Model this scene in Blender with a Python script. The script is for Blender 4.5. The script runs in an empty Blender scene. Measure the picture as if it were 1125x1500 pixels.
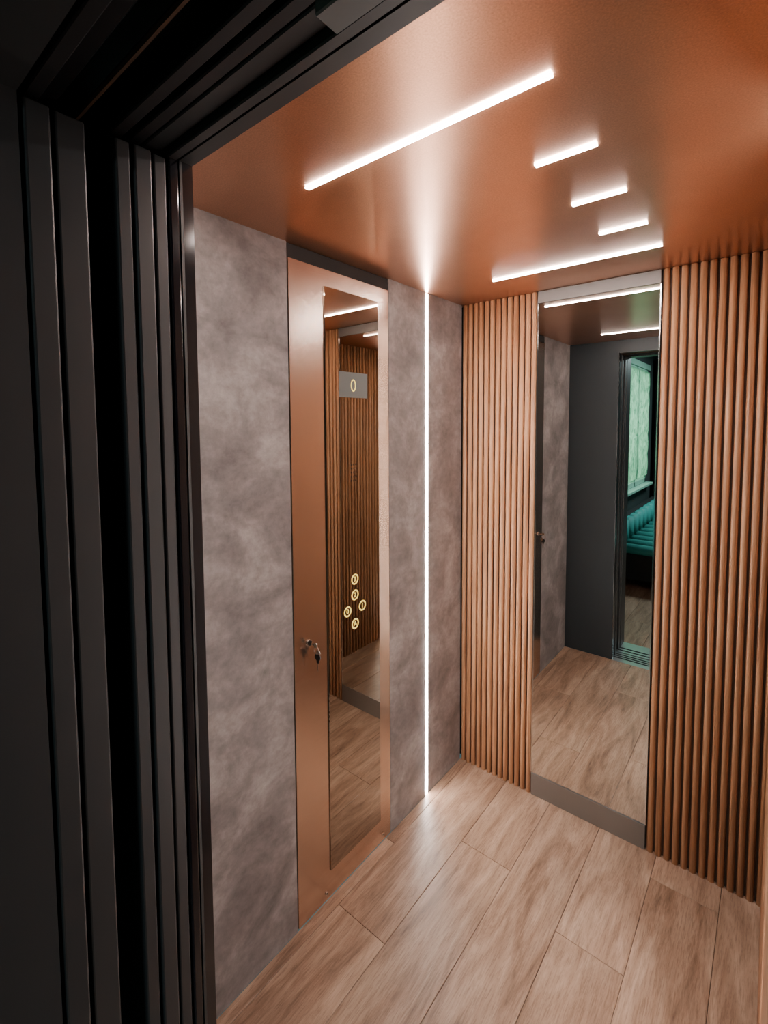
import bpy, bmesh, math, random
from mathutils import Vector, Matrix
random.seed(4)
H=2.2; W=1.16; D=1.57
XL,XR=0.355,0.80      # wall mirror extents
JX=0.32               # door jamb x
HZ=2.115              # door header height

# ---------------------------------------------------------------- materials
def newmat(name):
    m=bpy.data.materials.new(name); m.use_nodes=True
    nt=m.node_tree; b=nt.nodes['Principled BSDF']
    return m,nt,b
def simple(name,col,rough=.5,metal=0.,**kw):
    m,nt,b=newmat(name)
    b.inputs['Base Color'].default_value=(*col,1); b.inputs['Roughness'].default_value=rough
    b.inputs['Metallic'].default_value=metal
    for k,v in kw.items(): b.inputs[k.replace('_',' ')].default_value=v
    n=nt.nodes.new('ShaderNodeTexNoise'); n.inputs['Scale'].default_value=18
    mr=nt.nodes.new('ShaderNodeMapRange'); mr.inputs['To Min'].default_value=max(0,rough*.9); mr.inputs['To Max'].default_value=min(1,rough*1.1)
    tc=nt.nodes.new('ShaderNodeTexCoord'); nt.links.new(tc.outputs['Object'],n.inputs['Vector'])
    nt.links.new(n.outputs['Fac'],mr.inputs['Value']); nt.links.new(mr.outputs[0],b.inputs['Roughness'])
    return m
def emis(name,col,s,base=(.8,.8,.8)):
    m,nt,b=newmat(name)
    b.inputs['Base Color'].default_value=(*base,1)
    b.inputs['Emission Color'].default_value=(*col,1); b.inputs['Emission Strength'].default_value=s
    return m
def ramp(nt,stops):
    r=nt.nodes.new('ShaderNodeValToRGB'); e=r.color_ramp.elements
    while len(e)<len(stops): e.new(.5)
    for i,(p,c) in enumerate(stops): e[i].position=p; e[i].color=(*c,1)
    return r
def noise(nt,vec,scale,detail=4,rough=.5,dist=0.):
    n=nt.nodes.new('ShaderNodeTexNoise'); n.inputs['Scale'].default_value=scale
    n.inputs['Detail'].default_value=detail; n.inputs['Roughness'].default_value=rough; n.inputs['Distortion'].default_value=dist
    nt.links.new(vec,n.inputs['Vector']); return n
def mapping(nt,scale,src='Object'):
    tc=nt.nodes.new('ShaderNodeTexCoord'); mp=nt.nodes.new('ShaderNodeMapping')
    mp.inputs['Scale'].default_value=scale; nt.links.new(tc.outputs[src],mp.inputs['Vector']); return mp.outputs['Vector']
def bump(nt,b,h,strength,dist=.002):
    bp=nt.nodes.new('ShaderNodeBump'); bp.inputs['Strength'].default_value=strength; bp.inputs['Distance'].default_value=dist
    nt.links.new(h,bp.inputs['Height']); nt.links.new(bp.outputs[0],b.inputs['Normal'])
def mix(nt,a,b_,fac,mode='MIX'):
    m=nt.nodes.new('ShaderNodeMix'); m.data_type='RGBA'; m.blend_type=mode
    if isinstance(fac,float): m.inputs[0].default_value=fac
    else: nt.links.new(fac,m.inputs[0])
    for i,v in ((6,a),(7,b_)):
        if isinstance(v,tuple): m.inputs[i].default_value=(*v,1)
        else: nt.links.new(v,m.inputs[i])
    return m.outputs[2]

def mat_concrete():
    m,nt,b=newmat('grey_stone_laminate')
    v=mapping(nt,(1,1,1.2)); n1=noise(nt,v,4.5,9,.60,.4); n2=noise(nt,v,34,7,.7)
    r=ramp(nt,[(.33,(.122,.108,.107)),(.50,(.212,.189,.187)),(.67,(.345,.312,.308))]); nt.links.new(n1.outputs['Fac'],r.inputs[0])
    r2=ramp(nt,[(.3,(.72,.72,.72)),(.7,(1.16,1.16,1.16))]); nt.links.new(n2.outputs['Fac'],r2.inputs[0])
    nt.links.new(mix(nt,r.outputs[0],r2.outputs[0],1.0,'MULTIPLY'),b.inputs['Base Color'])
    b.inputs['Roughness'].default_value=.5
    n3=noise(nt,v,220,3,.6); bump(nt,b,n3.outputs['Fac'],.3,.001)
    return m
def mat_ceiling():
    m,nt,b=newmat('copper_lacquer')
    v=mapping(nt,(1,1,1)); n=noise(nt,v,3,5,.6); nf=noise(nt,v,300,3,.7)
    r=ramp(nt,[(.3,(.50,.245,.145)),(.7,(.59,.305,.185))]); nt.links.new(n.outputs['Fac'],r.inputs[0])
    r2=ramp(nt,[(.3,(.80,.80,.80)),(.7,(1.16,1.16,1.16))]); nt.links.new(nf.outputs['Fac'],r2.inputs[0])
    nt.links.new(mix(nt,r.outputs[0],r2.outputs[0],1.0,'MULTIPLY'),b.inputs['Base Color'])
    b.inputs['Metallic'].default_value=.9; b.inputs['Roughness'].default_value=.28
    bump(nt,b,nf.outputs['Fac'],.22,.0007)
    return m
def mat_brushed(name,c1,c2,rough):
    m,nt,b=newmat(name)
    v=mapping(nt,(1,4,900)); n=noise(nt,v,1.0,4,.7)
    r=ramp(nt,[(.3,c1),(.7,c2)]); nt.links.new(n.outputs['Fac'],r.inputs[0])
    nt.links.new(r.outputs[0],b.inputs['Base Color'])
    b.inputs['Metallic'].default_value=1; b.inputs['Roughness'].default_value=rough
    b.inputs['Anisotropic'].default_value=.6; b.inputs['Anisotropic Rotation'].default_value=.25
    t=nt.nodes.new('ShaderNodeTangent'); t.direction_type='RADIAL'; t.axis='Z'; nt.links.new(t.outputs[0],b.inputs['Tangent'])
    bump(nt,b,n.outputs['Fac'],.06,.0003)
    return m
def mat_slat(name,sc):
    m,nt,b=newmat(name)
    v=mapping(nt,sc); n1=noise(nt,v,1.0,9,.68,.8)
    r=ramp(nt,[(.30,(.23,.098,.045)),(.48,(.47,.240,.125)),(.70,(.67,.385,.22))]); nt.links.new(n1.outputs['Fac'],r.inputs[0])
    nt.links.new(r.outputs[0],b.inputs['Base Color']); b.inputs['Roughness'].default_value=.36
    bump(nt,b,n1.outputs['Fac'],.2,.001)
    return m
def mat_floor():
    m,nt,b=newmat('oak_laminate')
    tc=nt.nodes.new('ShaderNodeTexCoord'); at=nt.nodes.new('ShaderNodeAttribute'); at.attribute_name='tone'
    off=nt.nodes.new('ShaderNodeVectorMath'); off.operation='MULTIPLY_ADD'
    nt.links.new(at.outputs['Color'],off.inputs[0]); off.inputs[1].default_value=(13,17,11); nt.links.new(tc.outputs['Object'],off.inputs[2])
    def mp(s):
        q=nt.nodes.new('ShaderNodeMapping'); q.inputs['Scale'].default_value=s; nt.links.new(off.outputs[0],q.inputs['Vector']); return q.outputs[0]
    n1=noise(nt,mp((12,1.7,1)),1.1,10,.66,1.4); n2=noise(nt,mp((170,11.0,1)),1.5,7,.8,.2); n3=noise(nt,mp((4,1.3,1)),1.3,3,.55)
    r=ramp(nt,[(.30,(.175,.105,.070)),(.46,(.355,.232,.163)),(.66,(.51,.365,.272))]); nt.links.new(n1.outputs['Fac'],r.inputs[0])
    r2=ramp(nt,[(.38,(.46,.42,.385)),(.54,(1.06,1.06,1.06))]); nt.links.new(n2.outputs['Fac'],r2.inputs[0])
    c=mix(nt,r.outputs[0],r2.outputs[0],.62,'MULTIPLY')
    r3=ramp(nt,[(.35,(.76,.73,.70)),(.62,(1.1,1.1,1.1))]); nt.links.new(n3.outputs['Fac'],r3.inputs[0])
    c=mix(nt,c,r3.outputs[0],1.0,'MULTIPLY')
    sep=nt.nodes.new('ShaderNodeSeparateColor'); nt.links.new(at.outputs['Color'],sep.inputs[0])
    r4=ramp(nt,[(0,(.88,.865,.85)),(1,(1.08,1.08,1.08))]); nt.links.new(sep.outputs[0],r4.inputs[0])
    c=mix(nt,c,r4.outputs[0],1.0,'MULTIPLY')
    nt.links.new(c,b.inputs['Base Color']); b.inputs['Roughness'].default_value=.36
    bump(nt,b,n2.outputs['Fac'],.15,.001)
    return m
M=dict(
 conc=mat_concrete(), ceil=mat_ceiling(),
 copper=mat_brushed('brushed_copper_steel',(.60,.46,.375),(.78,.62,.52),.23),
 steel=simple('dark_brushed_steel',(.16,.15,.145),.5,.5), kick=simple('brushed_kick_steel',(.26,.255,.25),.3,.85),
 slat=mat_slat('oak_slat',(60,60,2.0)), floor=mat_floor(),
 back=simple('slat_backing_board',(.06,.024,.012),.7),
 mirror=simple('mirror_glass',(.77,.78,.75),.0,1.), tint=simple('smoked_mirror_glass',(.42,.38,.33),.0,1.),
 black=simple('black_gap',(.006,.006,.006),.7), dark=simple('anthracite_powder_coat',(.020,.022,.024),.42),
 darkf=simple('anthracite_front_panel',(.018,.027,.034),.5),
 gloss=simple('black_gloss_seal',(.006,.006,.008),.14),
 rail=simple('door_track_steel',(.02,.02,.022),.45,.4), grey=simple('grey_bracket',(.10,.11,.115),.5),
 rust=simple('bronze_track_edge',(.10,.06,.04),.4,.6), seam=simple('plank_seam',(.05,.03,.02),.8),
 chrome=simple('chrome',(.8,.78,.75),.15,1.), keyp=simple('key_black_plastic',(.01,.01,.01),.35),
 led=emis('led_diffuser',(1,.89,.83),155), ledt=emis('led_diffuser_wall',(1,.89,.83),122),
 yel=emis('button_glow',(1,.70,.14),1.5,(.5,.4,.1)), disp=simple('display_glass',(.07,.075,.07),.3),
 sill=simple('aluminium_sill',(.55,.56,.57),.3,.9),
 rwall=simple('room_dark_paint',(.03,.045,.045),.7), rceil=simple('room_ceiling_paint',(.20,.22,.22),.8),
 teal=simple('teal_velvet',(.04,.30,.28),.6), frame=simple('window_frame_paint',(.28,.50,.40),.4),
 curtain=simple('dark_curtain',(.008,.012,.012),.9),
)
M['disp'].node_tree.nodes['Principled BSDF'].inputs['Emission Color'].default_value=(.55,.6,.55,1)
M['disp'].node_tree.nodes['Principled BSDF'].inputs['Emission Strength'].default_value=.06
def mat_blind():
    m,nt,b=newmat('roman_blind_fabric')
    v=mapping(nt,(1,3,3)); n=noise(nt,v,3,7,.7,1.0)
    r=ramp(nt,[(.35,(.08,.23,.15)),(.62,(.36,.62,.44))]); nt.links.new(n.outputs['Fac'],r.inputs[0])
    tr=nt.nodes.new('ShaderNodeBsdfTranslucent'); nt.links.new(r.outputs[0],tr.inputs[0]); nt.links.new(r.outputs[0],b.inputs['Base Color'])
    ms=nt.nodes.new('ShaderNodeMixShader'); ms.inputs[0].default_value=.6
    nt.links.new(b.outputs[0],ms.inputs[1]); nt.links.new(tr.outputs[0],ms.inputs[2])
    nt.links.new(ms.outputs[0],nt.nodes['Material Output'].inputs['Surface']); b.inputs['Roughness'].default_value=.9
    return m
M['blind']=mat_blind()

# ---------------------------------------------------------------- mesh helpers
class B:
    def __init__(s,name): s.name=name; s.bm=bmesh.new(); s.mats=[]
    def mi(s,k):
        if k not in s.mats: s.mats.append(k)
        return s.mats.index(k)
    def box(s,x0,x1,y0,y1,z0,z1,k,bev=0,seg=2):
        r=bmesh.ops.create_cube(s.bm,size=1,matrix=Matrix.Translation(((x0+x1)/2,(y0+y1)/2,(z0+z1)/2))@Matrix.Diagonal((x1-x0,y1-y0,z1-z0,1)))
        fs=set(f for v in r['verts'] for f in v.link_faces)
        if bev:
            e=list(set(e for v in r['verts'] for e in v.link_edges))
            rr=bmesh.ops.bevel(s.bm,geom=e,offset=bev,segments=seg,affect='EDGES',profile=.5)
            fs=set(f for f in rr['faces'])|set(f for v in rr['verts'] for f in v.link_faces)
        i=s.mi(k)
        for f in fs:
            if f.is_valid: f.material_index=i
        return s
    def prism(s,pts,axis,a0,a1,k,smooth=False):
        def P(p,a):
            if axis==2: return (p[0],p[1],a)
            if axis==0: return (a,p[0],p[1])
            return (p[0],a,p[1])
        v0=[s.bm.verts.new(P(p,a0)) for p in pts]; v1=[s.bm.verts.new(P(p,a1)) for p in pts]
        i=s.mi(k); n=len(pts)
        for j in range(n):
            f=s.bm.faces.new((v0[j],v0[(j+1)%n],v1[(j+1)%n],v1[j])); f.material_index=i; f.smooth=smooth
        for vs in (v0[::-1],v1):
            f=s.bm.faces.new(vs); f.material_index=i
        return s
    def cyl(s,c,r,h,axis,k,seg=24,r2=None):
        rot={'x':Matrix.Rotation(math.pi/2,4,'Y'),'y':Matrix.Rotation(-math.pi/2,4,'X'),'z':Matrix.Identity(4)}[axis]
        q=bmesh.ops.create_cone(s.bm,cap_ends=True,segments=seg,radius1=r,radius2=r if r2 is None else r2,depth=h,matrix=Matrix.Translation(c)@rot)
        i=s.mi(k)
        for f in set(f for v in q['verts'] for f in v.link_faces): f.material_index=i; f.smooth=len(f.verts)==4
        return s
    def ring(s,c,ry,rz,t,k,normal='x',seg=32,depth=None):
        i=s.mi(k); vs=[]
        for a in range(seg):
            A=2*math.pi*a/seg; row=[]
            for b_ in range(8):
                Bq=2*math.pi*b_/8; rr=math.cos(Bq)*t
                u=math.cos(A)*(ry+rr); w=math.sin(A)*(rz+rr); n=math.sin(Bq)*(depth or t)
                row.append(s.bm.verts.new((c[0]+n,c[1]+u,c[2]+w) if normal=='x' else (c[0]+u,c[1]+n,c[2]+w)))
            vs.append(row)
        for a in range(seg):
            for b_ in range(8):
                f=s.bm.faces.new((vs[a][b_],vs[(a+1)%seg][b_],vs[(a+1)%seg][(b_+1)%8],vs[a][(b_+1)%8])); f.material_index=i; f.smooth=True
        return s
    def done(s,parent=None,smooth=False):
        bmesh.ops.recalc_face_normals(s.bm,faces=s.bm.faces)
        me=bpy.data.meshes.new(s.name); s.bm.to_mesh(me); s.bm.free()
        for k in s.mats: me.materials.append(M[k])
        o=bpy.data.objects.new(s.name,me); bpy.context.collection.objects.link(o)
        if smooth:
            for p in me.polygons: p.use_smooth=True
        if parent: o.parent=parent
        return o
def empty(name,loc=(0,0,0)):
    e=bpy.data.objects.new(name,None); e.location=(0,0,0); bpy.context.collection.objects.link(e); e.empty_display_size=.1; return e

# ---------------------------------------------------------------- floor (planks)
def planks(name,x0,x1,y0,y1,pw,xs,joints,seed,z0=-.02):
    rnd=random.Random(seed); bm=bmesh.new(); lay=bm.loops.layers.float_color.new('tone')
    k=math.floor((x0-xs)/pw)
    while xs+k*pw<x1:
        a=max(x0,xs+k*pw); b=min(x1,xs+(k+1)*pw)
        j=joints.get(k, -rnd.random()*1.28)
        ys=[j+1.28*i for i in range(-6,5)]
        ys=[y0]+[y for y in ys if y0+.02<y<y1-.02]+[y1]
        for u,w in zip(ys[:-1],ys[1:]):
            g=.0013
            r=bmesh.ops.create_cube(bm,size=1,matrix=Matrix.Translation(((a+b)/2,(u+w)/2,z0/2))@Matrix.Diagonal((b-a-g,w-u-g,-z0,1)))
            e=[e for e in set(e for v in r['verts'] for e in v.link_edges) if all(v.co.z>-.001 for v in e.verts)]
            rr=bmesh.ops.bevel(bm,geom=e,offset=.0011,segments=1,affect='EDGES')
            fs=set(f for v in rr['verts'] for f in v.link_faces)|set(rr['faces'])
            t=(rnd.random(),rnd.random(),rnd.random(),1)
            st=list(fs); seen=set(fs)
            while st:
                f=st.pop()
                for ed in f.edges:
                    for g2 in ed.link_faces:
                        if g2 not in seen: seen.add(g2); st.append(g2)
            for f in seen:
                for l in f.loops: l[lay]=t
        k+=1
    r=bmesh.ops.create_cube(bm,size=1,matrix=Matrix.Translation(((x0+x1)/2,(y0+y1)/2,-.0135))@Matrix.Diagonal((x1-x0,y1-y0,.02,1)))
    for f in set(f for v in r['verts'] for f in v.link_faces): f.material_index=1
    me=bpy.data.meshes.new(name); bm.to_mesh(me); bm.free(); me.materials.append(M['floor']); me.materials.append(M['seam'])
    o=bpy.data.objects.new(name,me); bpy.context.collection.objects.link(o); return o
planks('floor',0,W+.02,-D,.03,.20,.04,{0:-.92,1:-.42,2:-1.15,3:-.53,4:-.12,-1:-.6,5:-.9},3)
planks('floor_room',-.17,3.2,-6.3,-1.93,.20,.04,{},8)

# ---------------------------------------------------------------- ceiling
B('ceiling').box(-.03,W+.05,-D-.02,.05,H,H+.03,'ceil').done()
def led(name,x0,x1,y):
    b=B(name); w=.0065
    b.box(x0,x1,y-w,y+w,H-.0035,H-.0005,'led',.001,1)
    b.done()
Y=[-1.255,-1.002,-.753,-.506,-.278]
for i,y in enumerate(Y):
    if i in(0,4): led('ceiling_led_light',.2845,.843,y)
    else: led('ceiling_led_light',.721,.843,y)

# ---------------------------------------------------------------- left wall
T=.03
w=B('wall_left'); g=.002
w.box(-T,-.006,-D,0,0,H,'black')
w.box(-.006,0,-D,-1.07-g,0,H,'conc')
w.box(-.006,0,-.57+g,-.312,0,H,'conc')
w.box(-.006,0,-.292,-.0015,0,H,'conc')
w.done()
b=B('wall_led_light'); b.box(-.005,.0015,-.309,-.295,.0,H-.004,'ledt',.001,1); b.done()

cp=empty('elevator_control_panel')
b=B('faceplate'); b.box(-.006,.0015,-1.068,-.572,.004,2.155,'copper',.001,1)
b.box(-.006,-.003,-1.068,-.572,2.157,H-.002,'black'); b.done(cp)
b=B('mirror_glass_insert'); b.box(.0015,.006,-.92,-.64,.10,2.10,'tint',.0008,1); b.done(cp)
b=B('display_screen'); b.box(.006,.0066,-.855,-.705,1.745,1.832,'disp'); b.ring((.0072,-.782,1.787),.011,.019,.0022,'yel',depth=.0006); b.done(cp)
b=B('speaker_holes')
for i in range(3):
    for j in range(5): b.cyl((.0062,-.795+i*.012,1.455+j*.014),.0028,.0006,'x','black',10)
b.done(cp)
btn=[(-.782,1.10,'3'),(-.782,1.043,'2'),(-.742,.993,'1'),(-.822,.993,'0'),(-.782,.938,'A')]
b=B('call_buttons')
for y,z,t in btn:
    b.ring((.0068,y,z),.0165,.0165,.0026,'yel',depth=.0006)
b.done(cp)
for y,z,t in btn:
    cu=bpy.data.curves.new('digit','FONT'); cu.body=t; cu.size=.024; cu.align_x='CENTER'; cu.align_y='CENTER'; cu.extrude=.0003
    o=bpy.data.objects.new('digit',cu); bpy.context.collection.objects.link(o)
    o.matrix_world=Matrix.Translation((.0068,y,z))@Matrix(((0,0,1,0),(1,0,0,0),(0,1,0,0),(0,0,0,1)))
    cu.materials.append(M['yel']); o.parent=cp
b=B('screws')
for y,z in((-.62,.03),(-.94,.03)): b.cyl((.0028,y,z),.006,.003,'x','chrome',16); b.cyl((.0044,y,z),.003,.001,'x','black',6)
b.done(cp)
b=B('key_switch'); b.cyl((.0035,-1.005,.945),.0125,.004,'x','chrome',28); b.cyl((.006,-1.005,.945),.008,.004,'x','keyp',28); b.done(cp)
b=B('key_ring_with_keys')
b.box(.007,.026,-1.0065,-1.0035,.942,.948,'chrome'); b.cyl((.031,-1.005,.945),.0085,.003,'y','chrome',20)
b.ring((.035,-1.004,.929),.012,.012,.0009,'chrome','y')
b.cyl((.035,-.999,.905),.012,.004,'y','keyp',20); b.box(.030,.040,-1.001,-.997,.885,.898,'keyp',.001,1); b.box(.033,.037,-1.0,-.998,.858,.887,'chrome')
b.cyl((.028,-.990,.915),.008,.003,'y','chrome',20); b.box(.026,.030,-.991,-.989,.885,.907,'chrome')
b.done(cp)

# ---------------------------------------------------------------- slatted walls
def slat_profile(w,d):
    pts=[(-w/2,0)]; n=8
    for i in range(n+1):
        a=math.pi*(1-i/n); pts.append((math.cos(a)*w*.5, d*.30+math.sin(a)*d*.70))
    pts.append((w/2,0)); return pts
SD=.016; NS=13; WF=.76
b=B('wall_back')
b.box(-T,W+.05,.031,.06,0,H,'black')
for x0,x1 in((0.001,XL-.002),(XR+.002,W-.002)):
    n=NS; p=(x1-x0)/n
    b.box(x0,x1,.012,.03,0,H-.001,'back')
    pr=slat_profile(p*WF,SD)
    for i in range(n):
        c=x0+p*(i+.5)
        b.prism([(c+u,.012-v) for u,v in pr],2,0.0,H-.001,'slat',True)
b.done()
b=B('wall_right'); n=48; y1=-.005; y0=-D; p=(y1-y0)/n; pr=slat_profile(p*.60,.018)
b.box(W+.021,W+.05,-D,.0,0,H,'black')
b.box(W+.004,W+.02,y0,y1,0,H,'back')
for i in range(n):
    c=y0+p*(i+.5)
    if abs(c+.87)<.018: continue
    b.prism([(W+.004-v,c+u) for u,v in pr],2,0,H-.001,'slat',True)
b.done()
b=B('wall_led_light'); b.box(W-.002,W+.004,-.877,-.863,.0,H-.004,'ledt',.001,1); b.done()

m=empty('wall_mirror')
b=B('glass'); b.box(XL+.002,XR-.002,.0,.004,.10,2.15,'mirror'); b.done(m)
b=B('surround'); b.box(XL,XR,.004,.03,0.0,H-.001,'steel')
b.box(XL,XR,-.004,.006,0.0,.099,'kick',.001,1); b.box(XL,XR,-.004,.006,2.151,H-.001,'steel',.001,1)
b.box(XL-.0015,XL+.002,-.003,.004,.10,2.15,'chrome'); b.box(XR-.002,XR+.0015,-.003,.004,.10,2.15,'chrome')
b.done(m)

# ---------------------------------------------------------------- front wall of the cab and doors
b=B('wall_front'); b.box(-T,JX-.003,-D-.020,-D,0,H,'darkf'); b.box(JX-.003,W+.05,-D-.020,-D,HZ+.003,H,'darkf')
b.box(-T,JX,-D-.025,-D-.020,0,H,'dark'); b.box(JX,W+.05,-D-.025,-D-.020,HZ,H+.12,'dark')
b.box(JX-.003,JX,-D-.020,-D,0,HZ+.003,'gloss'); b.box(JX,W+.05,-D-.020,-D,HZ,HZ+.003,'dark')
b.done()
b=B('trim_1'); b.box(JX-.012,JX+.0,-D-.045,-D-.027,0.0,HZ,'gloss',.003,2)
b.box(JX-.02,W,-D-.045,-D-.027,HZ,HZ+.03,'dark',.002,1); b.done()
def doorset(name,specs,ztop=HZ-.004):
    d=empty(name)
    for i,(y0,y1,xe) in enumerate(specs):
        b=B('panel_%d'%(i+1)); b.box(xe-.80,xe,y0,y1,.006,ztop,'dark',.003,2)
        b.box(xe-.80,xe-.03,(y0+y1)/2-.004,(y0+y1)/2+.004,ztop-.001,ztop+.008,'rail'); b.done(d)
    return d
doorset('door_1',[(-1.641,-1.619,.318),(-1.675,-1.646,.322),(-1.703,-1.680,.318)])
doorset('door_2',[(-1.789,-1.748,.320),(-1.828,-1.795,.322)])
b=B('door_operator_track')
for y in(-1.66,-1.69,-1.81):
    b.box(-.6,W+.04,y-.011,y+.009,HZ+.012,HZ+.03,'rail',.002,1)
b.box(-.6,W+.04,-1.648,-1.618,HZ+.012,HZ+.10,'dark',.002,1)
b.box(-.6,W+.04,-1.70,-1.652,HZ+.08,HZ+.10,'rail')
b.box(-.6,W+.04,-1.80,-1.76,HZ+.05,HZ+.12,'rail',.002,1)
b.box(-.6,W+.04,-1.752,-1.748,HZ+.008,HZ+.016,'rust')
b.box(.72,.88,-1.655,-1.618,HZ-.006,HZ+.011,'grey',.002,1)
b.done()
B('trim_2').box(-.6,W+.045,-1.833,-1.6,HZ+.24,HZ+.26,'black').done()
b=B('wall_landing')
b.box(-.9,JX-.002,-1.93,-1.834,0,2.6,'dark'); b.box(W+.03,3.2,-1.93,-1.834,0,2.6,'dark'); b.box(JX-.002,W+.03,-1.93,-1.834,HZ,2.6,'dark')
b.done()
B('wall_shaft_right').box(W+.051,W+.09,-1.833,-1.57,0,2.4,'black').done()
B('wall_shaft_left').box(-.95,-.9,-1.93,-1.57,0,2.4,'black').done()
B('wall_shaft_rear').box(-.9,-T-.001,-1.60,-1.57,0,2.4,'black').done()
b=B('door_sill')
b.box(-.5,W+.05,-1.715,-D-.001,-.03,-.001,'sill'); b.box(-.5,W+.05,-1.929,-1.735,-.03,-.001,'sill')
for y in(-1.63,-1.66,-1.69,-1.768,-1.81): b.box(-.5,W+.05,y-.007,y+.007,-.004,.0005,'black')
b.done()

# ---------------------------------------------------------------- room behind
b=B('wall_room_left')
b.box(-.27,-.17,-4.0,-1.931,0,2.6,'rwall'); b.box(-.27,-.17,-6.3,-5.35,0,2.6,'rwall')
b.box(-.27,-.17,-5.35,-4.0,0,.85,'rwall'); b.box(-.27,-.17,-5.35,-4.0,2.33,2.6,'rwall'); b.done()
B('wall_room_back').box(-.27,3.3,-6.4,-6.3,0,2.6,'rwall').done()
B('wall_room_right').box(3.2,3.3,-6.3,-1.93,0,2.6,'rwall').done()
B('ceiling_room').box(-.27,3.3,-6.3,-1.83,2.6,2.65,'rceil').done()
w=empty('window_1')
b=B('frame')
for a,c in((-4.06,-4.0),(-5.35,-5.29),(-4.70,-4.65)): b.box(-.24,-.17,a,c,.85,2.33,'frame',.004,1)
for a,c in((.85,.91),(2.27,2.33)): b.box(-.24,-.17,-5.35,-4.0,a,c,'frame',.004,1)
b.box(-.20,-.09,-5.40,-3.95,.82,.85,'frame',.004,1)
b.box(-.17,-.155,-4.0,-3.93,.82,2.36,'frame',.003,1); b.box(-.17,-.155,-5.42,-3.93,2.33,2.40,'frame',.003,1); b.done(w)
bm=bmesh.new(); N=40; vs=[]
for i in range(N+1):
    z=.95+(2.30-.95)*i/N; dx=-.150+.006*abs(math.sin(i/N*math.pi*5))
    vs.append([bm.verts.new((dx,y,z)) for y in(-5.33,-4.02)])
for i in range(N): bm.faces.new((vs[i][0],vs[i][1],vs[i+1][1],vs[i+1][0])).smooth=True
me=bpy.data.meshes.new('roman_blind'); bm.to_mesh(me); bm.free(); me.materials.append(M['blind'])
o=bpy.data.objects.new('roman_blind',me); bpy.context.collection.objects.link(o)
bm=bmesh.new(); N=60; row=[]
for i in range(N+1):
    y=-6.2+.6*i/N; x=-.10+.028*math.sin(i/N*math.pi*14)
    row.append([bm.verts.new((x,y,z)) for z in(.02,2.5)])
for i in range(N): bm.faces.new((row[i][0],row[i+1][0],row[i+1][1],row[i][1])).smooth=True
me=bpy.data.meshes.new('curtain'); bm.to_mesh(me); bm.free(); me.materials.append(M['curtain'])
o=bpy.data.objects.new('curtain',me); bpy.context.collection.objects.link(o)
# sofa: channel-tufted seat running along the window wall, open near end
s=empty('sofa'); SY0,SY1=-5.50,-3.20
b=B('base'); b.box(-.10,.80,SY0,SY1-.03,.10,.36,'curtain',.02,2); b.done(s)
n=10; p=(SY1-SY0)/n
def tuft(h,r,f=.66): return [(-p*.5*f,0)]+[(math.cos(math.pi*(1-k/8))*p*.5*f,h+math.sin(math.pi*k/8)*r) for k in range(9)]+[(p*.5*f,0)]
b=B('seat')
for i in range(n):
    c=SY0+p*(i+.5)
    b.prism([(c+u,.36+v) for u,v in tuft(.02,.06)],0,.0,.84,'teal',True)
b.done(s)
b=B('backrest')
b.box(-.12,-.06,SY0,SY1,.36,.64,'curtain',.01,2)
for i in range(n):
    c=SY0+p*(i+.5)
    b.prism([(-.07+v,c+u) for u,v in tuft(.02,.06)],2,.36,.63,'teal',True)
b.done(s)
b=B('arm'); b.box(-.10,.82,SY0-.13,SY0,.10,.66,'curtain',.03,3); b.done(s)
b=B('legs')
for x in(.0,.72):
    for y in(SY1-.08,-4.3,SY0-.06): b.cyl((x,y,.05),.022,.10,'z','chrome',16,.015)
b.done(s)

# ---------------------------------------------------------------- lights
def area(name,loc,rot,sx,sy,e,col):
    l=bpy.data.lights.new(name,'AREA'); l.shape='RECTANGLE'; l.size=sx; l.size_y=sy; l.energy=e; l.color=col
    o=bpy.data.objects.new(name,l); o.location=loc; o.rotation_euler=rot; bpy.context.collection.objects.link(o); return o
area('daylight_window',(-.75,-4.68,1.6),(0,-math.pi/2,0),1.6,1.5,42,(.65,1,.78))
area('room_fill_light',(1.0,-4.6,2.58),(0,0,0),.6,.6,70,(.75,.97,1))  # added fill to brighten sofa and room, stands for no actual ceiling lamp
wd=bpy.data.worlds.new('world'); bpy.context.scene.world=wd; wd.use_nodes=True
wd.node_tree.nodes['Background'].inputs[0].default_value=(.3,.5,.5,1); wd.node_tree.nodes['Background'].inputs[1].default_value=.3

# ---------------------------------------------------------------- camera
yaw,pi_,ro=[math.radians(a) for a in(40.5473,3.5457,-0.4653)]
F=Vector((-math.sin(yaw)*math.cos(pi_),math.cos(yaw)*math.cos(pi_),-math.sin(pi_)))
R0=Vector((math.cos(yaw),math.sin(yaw),0)); U0=R0.cross(F)
R=R0*math.cos(ro)+U0*math.sin(ro); U=-R0*math.sin(ro)+U0*math.cos(ro)
cam=bpy.data.cameras.new('camera'); co=bpy.data.objects.new('camera',cam); bpy.context.collection.objects.link(co)
mt=Matrix((R,U,-F)).transposed().to_4x4(); mt.translation=Vector((1.1281,-2.059,1.6524)); co.matrix_world=mt
cam.sensor_fit='HORIZONTAL'; cam.sensor_width=36; cam.lens=709.787*36/1125
cam.shift_x=(562.5-527.5)/1125; cam.shift_y=-(750-665.36)/1125; cam.clip_start=.01
bpy.context.scene.camera=co
